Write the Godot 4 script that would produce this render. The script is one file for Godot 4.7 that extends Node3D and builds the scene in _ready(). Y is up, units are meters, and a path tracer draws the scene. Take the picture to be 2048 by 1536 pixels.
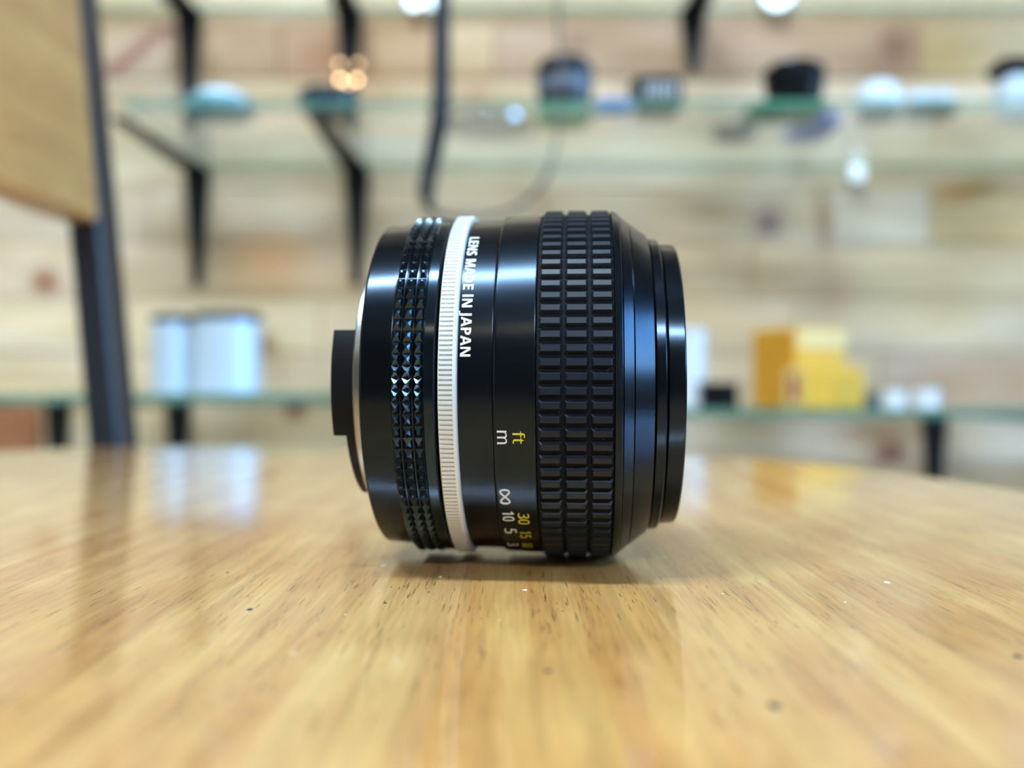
extends Node3D
# A black manual-focus lens lying on a wooden chair seat in a shop; glass shelves on a planked wall behind.

const EYE := 0.4825      # camera height
const F := 1800.0        # focal length in pixels of the 2048 wide frame
const WALL := 1.0        # distance of the planked wall
var rng := RandomNumberGenerator.new()
var M := {}
var used := {}

# ---------------------------------------------------------------- mesh builder
class MB:
	var v := PackedVector3Array()
	var n := PackedVector3Array()
	var t := PackedVector2Array()
	func tri(a: Vector3, b: Vector3, c: Vector3, na: Vector3, nb: Vector3, nc: Vector3, ua := Vector2.ZERO, ub := Vector2.ZERO, uc := Vector2.ZERO) -> void:
		var g := (b - a).cross(c - a)
		if g.length_squared() < 1e-24:
			return
		if g.dot(na + nb + nc) > 0.0:
			v.append_array(PackedVector3Array([a, c, b])); n.append_array(PackedVector3Array([na, nc, nb])); t.append_array(PackedVector2Array([ua, uc, ub]))
		else:
			v.append_array(PackedVector3Array([a, b, c])); n.append_array(PackedVector3Array([na, nb, nc])); t.append_array(PackedVector2Array([ua, ub, uc]))
	func flat(a: Vector3, b: Vector3, c: Vector3, away: Vector3) -> void:
		var g := (b - a).cross(c - a).normalized()
		if g.dot(away) < 0.0:
			g = -g
		tri(a, b, c, g, g, g)
	func quad(a: Vector3, b: Vector3, c: Vector3, d: Vector3, away: Vector3) -> void:
		flat(a, b, c, away)
		flat(a, c, d, away)
	func mesh() -> ArrayMesh:
		var arr := []
		arr.resize(Mesh.ARRAY_MAX)
		arr[Mesh.ARRAY_VERTEX] = v
		arr[Mesh.ARRAY_NORMAL] = n
		arr[Mesh.ARRAY_TEX_UV] = t
		var m := ArrayMesh.new()
		m.add_surface_from_arrays(Mesh.PRIMITIVE_TRIANGLES, arr)
		return m

# ---------------------------------------------------------------- naming
func numbered(called: String) -> String:
	var k: int = used.get(called, 0)
	used[called] = k + 1
	return called if k == 0 else "%s_%03d" % [called, k]

func thing(called: String, label: String, category: String, at := Vector3.ZERO, group := "") -> Node3D:
	var o := Node3D.new()
	o.name = numbered(called)
	add_child(o)
	o.position = at
	tag(o, label, category, group)
	return o

func tag(o: Node3D, label: String, category: String, group := "") -> void:
	o.set_meta("label", label)
	o.set_meta("category", category)
	if group != "":
		o.set_meta("group", group)

func obj(called: String, m: Mesh, material: Material, parent: Node3D, at := Vector3.ZERO) -> MeshInstance3D:
	var o := MeshInstance3D.new()
	o.name = numbered(called) if parent == self else called
	o.mesh = m
	o.material_override = material
	o.position = at
	parent.add_child(o, true)
	return o

func struct(called: String, m: Mesh, material: Material, at := Vector3.ZERO, parent: Node3D = self) -> MeshInstance3D:
	var o := obj(called, m, material, parent, at)
	o.set_meta("kind", "structure")
	return o

func at_px(x: float, y: float, d: float) -> Vector3:
	return Vector3((x - 1024.0) / F * d, EYE - (y - 768.0) / F * d, -d)

# ---------------------------------------------------------------- materials
func mat(r: float, g: float, b: float, rough := 0.6, metal := 0.0) -> StandardMaterial3D:
	var m := StandardMaterial3D.new()
	m.albedo_color = Color(r, g, b).linear_to_srgb()
	m.roughness = rough
	m.metallic = metal
	return m

func glow(r: float, g: float, b: float, energy: float) -> StandardMaterial3D:
	var m := mat(0.8, 0.8, 0.8, 0.5)
	m.emission_enabled = true
	m.emission = Color(r, g, b).linear_to_srgb()
	m.emission_energy_multiplier = energy
	return m

func clear(r: float, g: float, b: float, alpha: float) -> StandardMaterial3D:
	var m := mat(r, g, b, 0.0)
	m.transparency = BaseMaterial3D.TRANSPARENCY_ALPHA
	m.albedo_color.a = alpha
	return m

func seamless(w: int, h: int, freq: float, sd: int, to_w: int, to_h: int, oct := 3) -> PackedByteArray:
	var f := FastNoiseLite.new()
	f.noise_type = FastNoiseLite.TYPE_SIMPLEX
	f.frequency = freq
	f.fractal_octaves = oct
	f.seed = sd
	var im := f.get_seamless_image(w, h)
	im.convert(Image.FORMAT_L8)
	im.resize(to_w, to_h, Image.INTERPOLATE_CUBIC)
	return im.get_data()

func to_image(w: int, h: int, px: PackedByteArray) -> ImageTexture:
	return ImageTexture.create_from_image(Image.create_from_data(w, h, false, Image.FORMAT_RGB8, px))

# varnished rubberwood: streaks, fine fibres and short dark pores along v
func seat_wood() -> ImageTexture:
	var w := 1024
	var h := 2048
	var a := seamless(256, 32, 0.035, 3, w, h)
	var b := seamless(1024, 128, 0.09, 5, w, h)
	var c := seamless(64, 128, 0.05, 8, w, h)
	var d := seamless(256, 24, 0.10, 19, w, h, 2)
	var dark := PackedFloat32Array()
	dark.resize(w * h)
	var r := RandomNumberGenerator.new()
	r.seed = 71
	for i in 3800:
		var x := r.randi_range(0, w - 1)
		var y := r.randi_range(0, h - 1)
		var patch := a[y * w + x]
		if patch > 150 and r.randf() < 0.75:
			continue
		var ln := r.randi_range(10, 48)
		var wd := r.randi_range(1, 2)
		var k := r.randf_range(0.10, 0.46)
		var drift := r.randf_range(-0.06, 0.06)
		for j in ln:
			var e := 1.0 - absf(2.0 * j / float(ln) - 1.0) * 0.6
			for q in wd:
				var p := posmod(y + j, h) * w + posmod(x + q + int(drift * j), w)
				dark[p] = maxf(dark[p], k * e)
	var px := PackedByteArray()
	px.resize(w * h * 3)
	for i in w * h:
		var s := (a[i] - 128) / 128.0
		var f := (b[i] - 128) / 128.0
		var g := (c[i] - 128) / 128.0
		var l := (1.0 + 0.06 * s + 0.06 * f + 0.05 * g) * (1.0 - dark[i]) * (1.0 - 0.11 * smoothstep(166.0, 210.0, d[i]) * (0.6 + 0.4 * f))
		var o := 0.10 * s + 0.05 * g - 0.25 * dark[i]
		px[i * 3] = clampi(int(203.0 * l * (1.0 - 0.04 * o)), 0, 255)
		px[i * 3 + 1] = clampi(int(153.0 * l * (1.0 + o * 0.55)), 0, 255)
		px[i * 3 + 2] = clampi(int(93.0 * l * (1.0 + o * 1.0)), 0, 255)
	return to_image(w, h, px)

# pallet-pine boards of the wall, 2 mm a pixel: each board its own tone, knots and streaks
func wall_boards() -> Array:
	# [row, x0, x1, tone r, g, b] in photograph pixels at the wall's distance; a row is 110 pixels high and row 0 starts at -65
	var cream := Color(0.83, 0.73, 0.57)
	var rows := []
	var special := {
		1: [[-700, 340, Color(0.80, 0.70, 0.56)], [340, 560, Color(0.73, 0.60, 0.44)], [560, 740, Color(0.75, 0.61, 0.46)], [740, 868, Color(0.78, 0.64, 0.48)], [868, 990, Color(0.82, 0.71, 0.54)], [990, 1840, Color(0.76, 0.64, 0.51)], [1840, 2700, Color(0.80, 0.71, 0.53)]],
		2: [[-700, 420, Color(0.84, 0.76, 0.62)], [420, 1240, Color(0.88, 0.78, 0.62)], [1240, 2700, Color(0.87, 0.78, 0.64)]],
		3: [[-700, 690, Color(0.80, 0.74, 0.60)], [690, 1700, Color(0.82, 0.77, 0.63)], [1700, 2700, Color(0.79, 0.71, 0.55)]],
		4: [[-700, 300, Color(0.80, 0.73, 0.60)], [300, 1090, Color(0.81, 0.74, 0.60)], [1090, 1640, Color(0.82, 0.75, 0.61)], [1640, 1860, Color(0.83, 0.78, 0.66)], [1860, 2700, Color(0.78, 0.68, 0.48)]],
		5: [[-700, 420, Color(0.84, 0.75, 0.60)], [420, 1500, Color(0.83, 0.74, 0.58)], [1500, 2700, Color(0.80, 0.71, 0.54)]],
		6: [[-700, 640, Color(0.84, 0.76, 0.60)], [640, 1590, Color(0.84, 0.75, 0.59)], [1590, 2700, Color(0.81, 0.73, 0.58)]],
		7: [[-700, 560, Color(0.83, 0.74, 0.58)], [560, 1760, Color(0.83, 0.73, 0.56)], [1760, 2700, Color(0.79, 0.67, 0.54)]],
		8: [[-700, 80, Color(0.66, 0.44, 0.29)], [80, 700, Color(0.83, 0.75, 0.58)], [700, 2700, Color(0.82, 0.76, 0.64)]],
	}
	for k in range(-5, 14):
		if special.has(k):
			for e in special[k]:
				rows.append([k, e[0], e[1], e[2]])
		else:
			var cut := 200.0 + fposmod(k * 617.0, 1500.0)
			rows.append([k, -700.0, cut, cream.darkened(fposmod(k * 0.37, 0.12))])
			rows.append([k, cut, 2700.0, cream.darkened(fposmod(k * 0.53, 0.12))])
	return rows

func wall_wood(rows: Array) -> ImageTexture:
	var w := 840
	var h := 600      # photograph x -488..2536, y -580..1580
	var a := seamless(64, 600, 0.03, 11, w, h)
	var b := seamless(128, 300, 0.05, 15, w, h)
	var px := PackedByteArray()
	px.resize(w * h * 3)
	# [x, y, rx, ry, strength, r, g, b]: knots and stains
	var blobs := [[88, 562, 26, 22, 0.75, 0.50, 0.27, 0.16], [545, 520, 90, 62, 0.38, 0.80, 0.52, 0.28], [528, 690, 18, 22, 0.7, 0.5, 0.35, 0.2], [588, 818, 20, 18, 0.75, 0.42, 0.25, 0.18],
		[1148, 85, 26, 22, 0.35, 0.50, 0.36, 0.27], [1450, 95, 40, 45, 0.3, 0.62, 0.46, 0.34], [1790, 92, 34, 36, 0.5, 0.45, 0.30, 0.22], [1770, 130, 60, 25, 0.3, 0.5, 0.36, 0.26], [1900, 110, 50, 40, 0.35, 0.70, 0.56, 0.30],
		[1535, 445, 26, 24, 0.6, 0.42, 0.32, 0.36], [1650, 440, 14, 60, 0.5, 0.55, 0.42, 0.27], [1920, 385, 50, 26, 0.55, 0.66, 0.48, 0.20], [1960, 370, 40, 20, 0.4, 0.5, 0.4, 0.2], [1660, 580, 40, 60, 0.28, 0.62, 0.46, 0.34],
		[1900, 560, 90, 60, 0.2, 0.68, 0.54, 0.32], [1780, 905, 34, 28, 0.7, 0.45, 0.26, 0.2], [1740, 860, 70, 30, 0.45, 0.6, 0.44, 0.28], [1500, 845, 70, 22, 0.3, 0.66, 0.54, 0.32], [640, 110, 60, 40, 0.3, 0.62, 0.38, 0.22],
		[80, 330, 60, 40, 0.3, 0.8, 0.7, 0.55], [1240, 470, 200, 26, 0.15, 0.7, 0.55, 0.38], [950, 190, 30, 26, 0.4, 0.72, 0.5, 0.34], [700, 560, 60, 40, 0.2, 0.8, 0.6, 0.4], [1600, 320, 26, 40, 0.3, 0.55, 0.44, 0.30], [300, 860, 30, 50, 0.2, 0.7, 0.62, 0.42]]
	for j in h:
		var y := -580.0 + j * 3.6
		var row := floori((y + 65.0) / 110.0)
		for i in w:
			var x := -488.0 + i * 3.6
			var col := Color(0.8, 0.7, 0.55)
			for e in rows:
				if e[0] == row and x >= e[1] and x < e[2]:
					col = e[3]
					break
			var s := (a[j * w + i] - 128) / 128.0
			var q := (b[j * w + i] - 128) / 128.0
			var l := 1.0 + 0.08 * s + 0.07 * q
			col = Color(col.r * l, col.g * l * (1.0 + 0.03 * q), col.b * l * (1.0 + 0.10 * q))
			if row >= 0 and row < 9:
				for e in blobs:
					var dx: float = (x - e[0]) / e[2]
					var dy: float = (y - e[1]) / e[3]
					var d2 := dx * dx + dy * dy
					if d2 < 4.0:
						col = col.lerp(Color(e[5], e[6], e[7]), minf(0.92, e[4] * 1.3) * exp(-d2 * 1.0))
				if row == 1 and x > 190.0 and x < 350.0:      # the diagonal brown streak
					var off := absf((y - 150.0) + (x - 215.0) * 0.85) / 26.0
					if off < 2.0:
						col = col.lerp(Color(0.55, 0.36, 0.29), 0.7 * exp(-off * off))
			var p := (j * w + i) * 3
			px[p] = clampi(int(col.r * 276.0), 0, 255)
			px[p + 1] = clampi(int(col.g * 264.0), 0, 255)
			px[p + 2] = clampi(int(col.b * 266.0), 0, 255)
	return to_image(w, h, px)

func materials() -> void:
	var black := mat(0.022, 0.030, 0.043, 0.18, 0.92)
	M.black = black
	var satin := mat(0.022, 0.030, 0.043, 0.22, 0.92)
	M.satin = satin
	var gloss := mat(0.030, 0.046, 0.066, 0.14, 0.92)
	M.gloss = gloss
	M.knurl = mat(0.046, 0.070, 0.098, 0.20, 0.95)
	M.rubber = mat(0.0100, 0.0130, 0.022, 0.42)
	M.rubber.metallic_specular = 0.38
	M.rubber_gap = mat(0.006, 0.0065, 0.009, 0.7)
	M.rubber_gap.metallic_specular = 0.25
	M.plastic = mat(0.006, 0.006, 0.008, 0.42)
	M.plastic.metallic_specular = 0.28
	M.silver = mat(0.76, 0.76, 0.75, 0.45, 0.15)
	M.chrome = mat(0.75, 0.76, 0.78, 0.18, 1.0)
	M.mount = mat(0.40, 0.40, 0.40, 0.3, 1.0)
	M.white_paint = mat(0.86, 0.88, 0.88, 0.5)
	M.yellow_paint = mat(0.75, 0.66, 0.04, 0.5)
	M.coated = mat(0.01, 0.012, 0.03, 0.05)
	var glass := clear(0.72, 0.95, 0.90, 0.08)
	M.glass = glass
	var edge := clear(0.02, 0.30, 0.20, 0.22)
	M.glass_edge = edge
	M.steel = mat(0.012, 0.013, 0.020, 0.32)
	M.bar = mat(0.016, 0.017, 0.026, 0.42)
	M.bracket = mat(0.007, 0.008, 0.012, 0.38)
	M.strap = mat(0.012, 0.012, 0.020, 0.6)
	M.ceiling = mat(0.62, 0.62, 0.60, 0.9)
	M.dark_wall = mat(0.09, 0.07, 0.055, 0.8)
	M.floor = mat(0.20, 0.17, 0.14, 0.6)
	M.frame = mat(0.5, 0.5, 0.5, 0.5)
	M.yellow = mat(0.88, 0.46, 0.010, 0.5)
	M.amber = mat(0.64, 0.28, 0.010, 0.5)
	M.pale_yellow = mat(0.90, 0.64, 0.24, 0.5)
	M.red = mat(0.45, 0.05, 0.04, 0.5)
	M.card_white = mat(0.80, 0.80, 0.82, 0.5)
	M.frost = mat(0.66, 0.76, 0.86, 0.45)
	M.frost.metallic = 0.35
	M.blue = mat(0.05, 0.20, 0.75, 0.5)
	M.green = mat(0.0, 0.26, 0.12, 0.5)
	M.ice = mat(0.74, 0.84, 0.94, 0.4)
	M.grey = mat(0.10, 0.11, 0.12, 0.5)
	M.dark_blue = mat(0.012, 0.020, 0.045, 0.3)
	M.screen = mat(0.35, 0.42, 0.45, 0.3)
	M.pane = clear(1.0, 1.0, 1.0, 0.03)
	var wood := StandardMaterial3D.new()
	wood.albedo_texture = seat_wood()
	wood.roughness = 0.42
	wood.clearcoat_enabled = true
	wood.clearcoat = 1.0
	wood.clearcoat_roughness = 0.09
	M.seat = []
	for tone in [Color(1, 1, 1), Color(0.97, 0.94, 0.90), Color(1.0, 0.965, 0.89), Color(1.0, 0.985, 0.97)]:
		var m: StandardMaterial3D = wood.duplicate()
		m.albedo_color = tone
		M.seat.append(m)
	var back: StandardMaterial3D = wood.duplicate()
	back.albedo_color = Color(1.0, 0.96, 0.86)
	back.clearcoat_roughness = 0.3
	M.back = back

# ---------------------------------------------------------------- shapes
# corners of a profile rounded off
func rounded(p: Array, rad: float) -> Array:
	var out := []
	for i in p.size():
		if i == 0 or i == p.size() - 1:
			out.append(p[i])
			continue
		var a: Vector2 = p[i - 1]
		var b: Vector2 = p[i]
		var c: Vector2 = p[i + 1]
		var ra := minf(rad, 0.4 * a.distance_to(b))
		var rc := minf(rad, 0.4 * b.distance_to(c))
		var s := b + (a - b).normalized() * ra
		var e := b + (c - b).normalized() * rc
		for k in 4:
			var u := k / 3.0
			out.append(s.lerp(b, u).lerp(b.lerp(e, u), u))
	return out

func ring_at(axis: int, s: float, r: float, ph: float) -> Vector3:
	return Vector3(s, r * sin(ph), r * cos(ph)) if axis == 0 else Vector3(r * cos(ph), s, r * sin(ph))

# a profile of (along the axis, radius) turned round x (axis 0) or y (axis 1); outside lies to the left of its run
func lathe(mb: MB, p: Array, axis := 0, segs := 160, ph0 := 0.0, ph1 := TAU) -> void:
	var segn := []
	for i in p.size() - 1:
		var d: Vector2 = p[i + 1] - p[i]
		segn.append(Vector2(-d.y, d.x).normalized())
	for i in p.size() - 1:
		if (p[i + 1] - p[i]).length() < 1e-9:
			continue
		var n0: Vector2 = segn[i]
		var n1: Vector2 = segn[i]
		if i > 0 and segn[i - 1].dot(segn[i]) > 0.80:
			n0 = (segn[i - 1] * p[i].distance_to(p[i - 1]) + segn[i] * p[i + 1].distance_to(p[i])).normalized()
		if i < p.size() - 2 and segn[i + 1].dot(segn[i]) > 0.80:
			n1 = (segn[i + 1] * p[i + 2].distance_to(p[i + 1]) + segn[i] * p[i + 1].distance_to(p[i])).normalized()
		for k in segs:
			var a := lerpf(ph0, ph1, k / float(segs))
			var b := lerpf(ph0, ph1, (k + 1) / float(segs))
			var q00 := ring_at(axis, p[i].x, p[i].y, a)
			var q01 := ring_at(axis, p[i].x, p[i].y, b)
			var q10 := ring_at(axis, p[i + 1].x, p[i + 1].y, a)
			var q11 := ring_at(axis, p[i + 1].x, p[i + 1].y, b)
			var m00 := ring_at(axis, n0.x, n0.y, a)
			var m01 := ring_at(axis, n0.x, n0.y, b)
			var m10 := ring_at(axis, n1.x, n1.y, a)
			var m11 := ring_at(axis, n1.x, n1.y, b)
			var u0 := float(i) / p.size()
			var u1 := float(i + 1) / p.size()
			mb.tri(q00, q01, q11, m00, m01, m11, Vector2(k / float(segs), u0), Vector2((k + 1) / float(segs), u0), Vector2((k + 1) / float(segs), u1))
			mb.tri(q00, q11, q10, m00, m11, m10, Vector2(k / float(segs), u0), Vector2((k + 1) / float(segs), u1), Vector2(k / float(segs), u1))

func turned(p: Array, axis := 0, segs := 160, rad := 0.0) -> ArrayMesh:
	var mb := MB.new()
	lathe(mb, rounded(p, rad) if rad > 0.0 else p, axis, segs)
	return mb.mesh()

# box with chamfered edges; uv from x and y (or x and z on top) times us
func add_box(mb: MB, c: Vector3, size: Vector3, bev := 0.001, tr := Transform3D(), us := Vector2(1, 1), uo := Vector2.ZERO) -> void:
	var h := size / 2.0
	var bv := minf(bev, minf(h.x, minf(h.y, h.z)) * 0.9)
	var corner := func(sx: float, sy: float, sz: float, face: int) -> Vector3:
		var q := Vector3(sx * (h.x - bv), sy * (h.y - bv), sz * (h.z - bv))
		q[face] += [sx, sy, sz][face] * bv
		return c + q
	var put := func(pts: Array, nn: Vector3) -> void:
		var nw: Vector3 = (tr.basis * nn).normalized()
		var uv := []
		for q in pts:
			uv.append(Vector2(q.x, q.z if absf(nn.y) > 0.7 else q.y) * us + uo)
		for k in range(1, pts.size() - 1):
			mb.tri(tr * pts[0], tr * pts[k], tr * pts[k + 1], nw, nw, nw, uv[0], uv[k], uv[k + 1])
	for f in 3:
		var f1 := (f + 1) % 3
		var f2 := (f + 2) % 3
		for s in [-1.0, 1.0]:
			var sg := [0.0, 0.0, 0.0]
			var pts := []
			for q in [[-1.0, -1.0], [1.0, -1.0], [1.0, 1.0], [-1.0, 1.0]]:
				sg[f] = s; sg[f1] = q[0]; sg[f2] = q[1]
				pts.append(corner.call(sg[0], sg[1], sg[2], f))
			var nn := Vector3.ZERO
			nn[f] = s
			put.call(pts, nn)
			for s1 in [-1.0, 1.0]:      # edge between faces f and f1
				var ed := []
				for s2 in [-1.0, 1.0]:
					sg[f] = s; sg[f1] = s1; sg[f2] = s2
					if s2 < 0:
						ed.append(corner.call(sg[0], sg[1], sg[2], f)); ed.append(corner.call(sg[0], sg[1], sg[2], f1))
					else:
						ed.append(corner.call(sg[0], sg[1], sg[2], f1)); ed.append(corner.call(sg[0], sg[1], sg[2], f))
				var ne := Vector3.ZERO
				ne[f] = s; ne[f1] = s1
				put.call(ed, ne.normalized())
	for sx in [-1.0, 1.0]:
		for sy in [-1.0, 1.0]:
			for sz in [-1.0, 1.0]:
				put.call([corner.call(sx, sy, sz, 0), corner.call(sx, sy, sz, 1), corner.call(sx, sy, sz, 2)], Vector3(sx, sy, sz).normalized())

func box(size: Vector3, bev := 0.001, c := Vector3.ZERO) -> ArrayMesh:
	var mb := MB.new()
	add_box(mb, c, size, bev)
	return mb.mesh()

# polygon in a plane (origin o, axes ax, ay) given thickness along az, centred
func add_prism(mb: MB, poly: PackedVector2Array, o: Vector3, ax: Vector3, ay: Vector3, az: Vector3, thick: float) -> void:
	var idx := Geometry2D.triangulate_polygon(poly)
	var mid := Vector2.ZERO
	for q in poly:
		mid += q / poly.size()
	for s in [-0.5, 0.5]:
		for k in range(0, idx.size(), 3):
			var a: Vector3 = o + ax * poly[idx[k]].x + ay * poly[idx[k]].y + az * thick * s
			var b: Vector3 = o + ax * poly[idx[k + 1]].x + ay * poly[idx[k + 1]].y + az * thick * s
			var c: Vector3 = o + ax * poly[idx[k + 2]].x + ay * poly[idx[k + 2]].y + az * thick * s
			mb.flat(a, b, c, az * s)
	var area := 0.0
	for i in poly.size():
		area += poly[i].cross(poly[(i + 1) % poly.size()])
	for i in poly.size():
		var p := poly[i]
		var q := poly[(i + 1) % poly.size()]
		var out2 := Vector2((q - p).y, -(q - p).x) * signf(area)
		var away := ax * out2.x + ay * out2.y
		var a := o + ax * p.x + ay * p.y
		var b := o + ax * q.x + ay * q.y
		mb.quad(a - az * thick * 0.5, b - az * thick * 0.5, b + az * thick * 0.5, a + az * thick * 0.5, away)

func add_tube(mb: MB, pts: Array, rad: Array, sides := 12) -> void:
	var rings := []
	var norms := []
	for i in pts.size():
		var d: Vector3 = (pts[mini(i + 1, pts.size() - 1)] - pts[maxi(i - 1, 0)]).normalized()
		var u := d.cross(Vector3(0, 0, 1) if absf(d.z) < 0.8 else Vector3(1, 0, 0)).normalized()
		var w := d.cross(u)
		var rg := []
		var nr := []
		for k in sides:
			var e := u * cos(TAU * k / sides) + w * sin(TAU * k / sides)
			rg.append(pts[i] + e * rad[i])
			nr.append(e)
		rings.append(rg)
		norms.append(nr)
	for i in pts.size() - 1:
		for k in sides:
			var l := (k + 1) % sides
			mb.tri(rings[i][k], rings[i][l], rings[i + 1][l], norms[i][k], norms[i][l], norms[i + 1][l])
			mb.tri(rings[i][k], rings[i + 1][l], rings[i + 1][k], norms[i][k], norms[i + 1][l], norms[i + 1][k])
	for e in [0, pts.size() - 1]:
		for k in range(1, sides - 1):
			mb.flat(rings[e][0], rings[e][k], rings[e][k + 1], pts[e] - pts[1 if e == 0 else e - 1])

# lettering wrapped round the x axis: it runs down the circumference, tops towards +x
func wrapped(words: String, s0: float, s1: float, deg0: float, deg1: float, radius: float, weight := 700) -> ArrayMesh:
	var tm := TextMesh.new()
	var f := SystemFont.new()
	f.font_names = PackedStringArray(["Droid Sans"])
	f.font_weight = weight
	tm.font = f
	tm.font_size = 64
	tm.pixel_size = 0.01
	tm.curve_step = 1.0
	tm.depth = 0.02
	tm.text = words
	var arr := tm.get_mesh_arrays()
	var vs: PackedVector3Array = arr[Mesh.ARRAY_VERTEX]
	var ns: PackedVector3Array = arr[Mesh.ARRAY_NORMAL]
	var ix: PackedInt32Array = arr[Mesh.ARRAY_INDEX] if arr[Mesh.ARRAY_INDEX] != null else PackedInt32Array(range(vs.size()))
	var lo := Vector3(1e9, 1e9, 1e9)
	var hi := -lo
	for q in vs:
		lo = lo.min(q)
		hi = hi.max(q)
	var mb := MB.new()
	for k in range(0, ix.size(), 3):
		var p := []
		var nn := []
		for e in 3:
			var q := vs[ix[k + e]]
			var ph := deg_to_rad(lerpf(deg0, deg1, (q.x - lo.x) / (hi.x - lo.x)))
			var s := lerpf(s0, s1, (q.y - lo.y) / (hi.y - lo.y))
			var r := radius + (0.00004 if q.z > 0.0 else -0.00004)
			p.append(Vector3(s, r * sin(ph), r * cos(ph)))
			var m := ns[ix[k + e]]
			nn.append((Vector3(m.y, 0, 0) + Vector3(0, sin(ph), cos(ph)) * m.z + Vector3(0, -cos(ph), sin(ph)) * m.x).normalized())
		mb.tri(p[0], p[1], p[2], nn[0], nn[1], nn[2])
	return mb.mesh()

func around(s: float, deg: float, r: float) -> Vector3:
	return Vector3(s, r * sin(deg_to_rad(deg)), r * cos(deg_to_rad(deg)))

func strokes(lines: Array, r: float, w: float) -> ArrayMesh:      # lines of (s, degrees) drawn as thin raised paint
	var mb := MB.new()
	for l in lines:
		var pts := []
		var rad := []
		for q in l:
			pts.append(around(q.x, q.y, r))
			rad.append(w)
		add_tube(mb, pts, rad, 6)
	return mb.mesh()

# ---------------------------------------------------------------- the lens on the seat
func build_lens() -> void:
	var mm := 0.001
	var lens := thing("camera_lens", "black manual-focus camera lens with a silver ring lying sideways on the wooden chair seat", "lens", Vector3(0.0, 0.45, -0.17304))
	lens.rotation.y = -0.07579
	var up := Vector3(0, 0.0325, 0)
	var P := func(list: Array) -> Array:
		var out := []
		for i in range(0, list.size(), 2):
			out.append(Vector2(list[i] * mm, list[i + 1] * mm))
		return out
	# rear: mount flange, tube, aperture guard
	obj("mount_flange", turned(P.call([-22.4, 19.5, -25.2, 19.5, -25.35, 20.0, -25.35, 22.7, -25.1, 22.95, -22.4, 22.95]), 0, 200), M.mount, lens, up)
	obj("rear_tube", turned(P.call([-24.3, 14.0, -26.0, 14.0, -26.0, 19.8, -24.3, 19.8]), 0, 120, 0.0003), M.plastic, lens, up)
	var gb := MB.new()
	for seg in [[-24.3, 25.6, -29.5], [-68.0, -24.3, -27.3]]:
		var p := rounded(P.call([-24.3, 20.2, seg[2], 20.2, seg[2], 21.7, -24.3, 21.7]), 0.0004)
		lathe(gb, p, 0, 40, deg_to_rad(seg[0]), deg_to_rad(seg[1]))
		for a in [seg[0], seg[1]]:
			var pts := []
			for q in p:
				pts.append(around(q.x, a, q.y))
			var away := Vector3(0, cos(deg_to_rad(a)), -sin(deg_to_rad(a))) * (1.0 if a == seg[1] else -1.0)
			for k in range(1, pts.size() - 1):
				gb.flat(pts[0], pts[k], pts[k + 1], away)
	obj("aperture_guard", gb.mesh(), M.plastic, lens, up)
	obj("rear_element", turned(P.call([-24.6, 0.0, -24.5, 4.0, -24.1, 9.0, -23.5, 13.9, -22.5, 14.0]), 0, 64), M.coated, lens, up)
	# smooth rear barrel
	obj("rear_barrel", turned(P.call([-22.3, 12.0, -22.6, 26.8, -22.62, 29.6, -22.3, 30.1, -17.15, 30.35, -17.0, 30.0, -16.9, 29.0]), 0, 260, 0.00025), M.black, lens, up)
	# aperture ring: three rows of pyramids between fine ridges, then a plain band
	var ap := obj("aperture_ring", turned(P.call([-17.1, 28.0, -17.0, 31.0, -15.62, 31.0, -15.55, 31.38, -15.42, 31.38, -15.35, 31.0, -13.68, 31.0, -13.61, 31.38, -13.48, 31.38, -13.41, 31.0, -12.05, 31.0, -11.9, 31.2, -11.7, 31.35, -10.2, 31.35, -9.95, 31.1, -9.9, 28.0]), 0, 260), M.gloss, lens, up)
	var kb := MB.new()
	var count := 100
	for col in [[-16.98, -15.66], [-15.32, -13.72], [-13.38, -12.08]]:
		for k in count:
			var a0 := 360.0 * (k - 0.49) / count
			var a1 := 360.0 * (k + 0.49) / count
			var am := 360.0 * k / count
			var s0: float = col[0] * mm
			var s1: float = col[1] * mm
			var sm := (s0 + s1) / 2.0
			var q := [around(s0, a0, 0.0310), around(s1, a0, 0.0310), around(s1, a1, 0.0310), around(s0, a1, 0.0310)]
			var t0 := [around(sm - 0.00012, am - 0.2, 0.03168), around(sm + 0.00012, am - 0.2, 0.03168), around(sm + 0.00012, am + 0.2, 0.03168), around(sm - 0.00012, am + 0.2, 0.03168)]
			var rad := around(0, am, 1.0)
			for e in 4:
				var l := (e + 1) % 4
				kb.quad(q[e], q[l], t0[l], t0[e], (q[e] + q[l]) / 2.0 - around(sm, am, 0.0304))
			kb.quad(t0[0], t0[1], t0[2], t0[3], rad)
	var studs := obj("knurling", kb.mesh(), M.knurl, ap)
	studs.set_meta("kind", "stuff")
	# silver ring: 250 flutes and a smooth chamfer
	var sb := MB.new()
	var flutes := 250
	for k in flutes:
		var a := 360.0 * k / flutes
		var st := 360.0 / flutes
		var outline := [[0.0, 31.78], [0.46, 31.78], [0.58, 31.42], [0.88, 31.42], [1.0, 31.78]]
		for e in 4:
			var x0: float = a + st * outline[e][0]
			var x1: float = a + st * outline[e + 1][0]
			var r0: float = outline[e][1] * mm
			var r1: float = outline[e + 1][1] * mm
			var mid := around(0, (x0 + x1) / 2.0, 1.0)
			sb.quad(around(-0.00925, x0, r0), around(-0.00925, x1, r1), around(-0.0071, x1, r1), around(-0.0071, x0, r0), mid)
	lathe(sb, P.call([-9.45, 28.0, -9.45, 31.4, -9.3, 31.5, -9.25, 31.4]), 0, 250)
	lathe(sb, P.call([-7.1, 31.4, -7.1, 31.78, -6.95, 31.8, -6.62, 31.62, -6.40, 31.3, -6.35, 28.0]), 0, 250)
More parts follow.
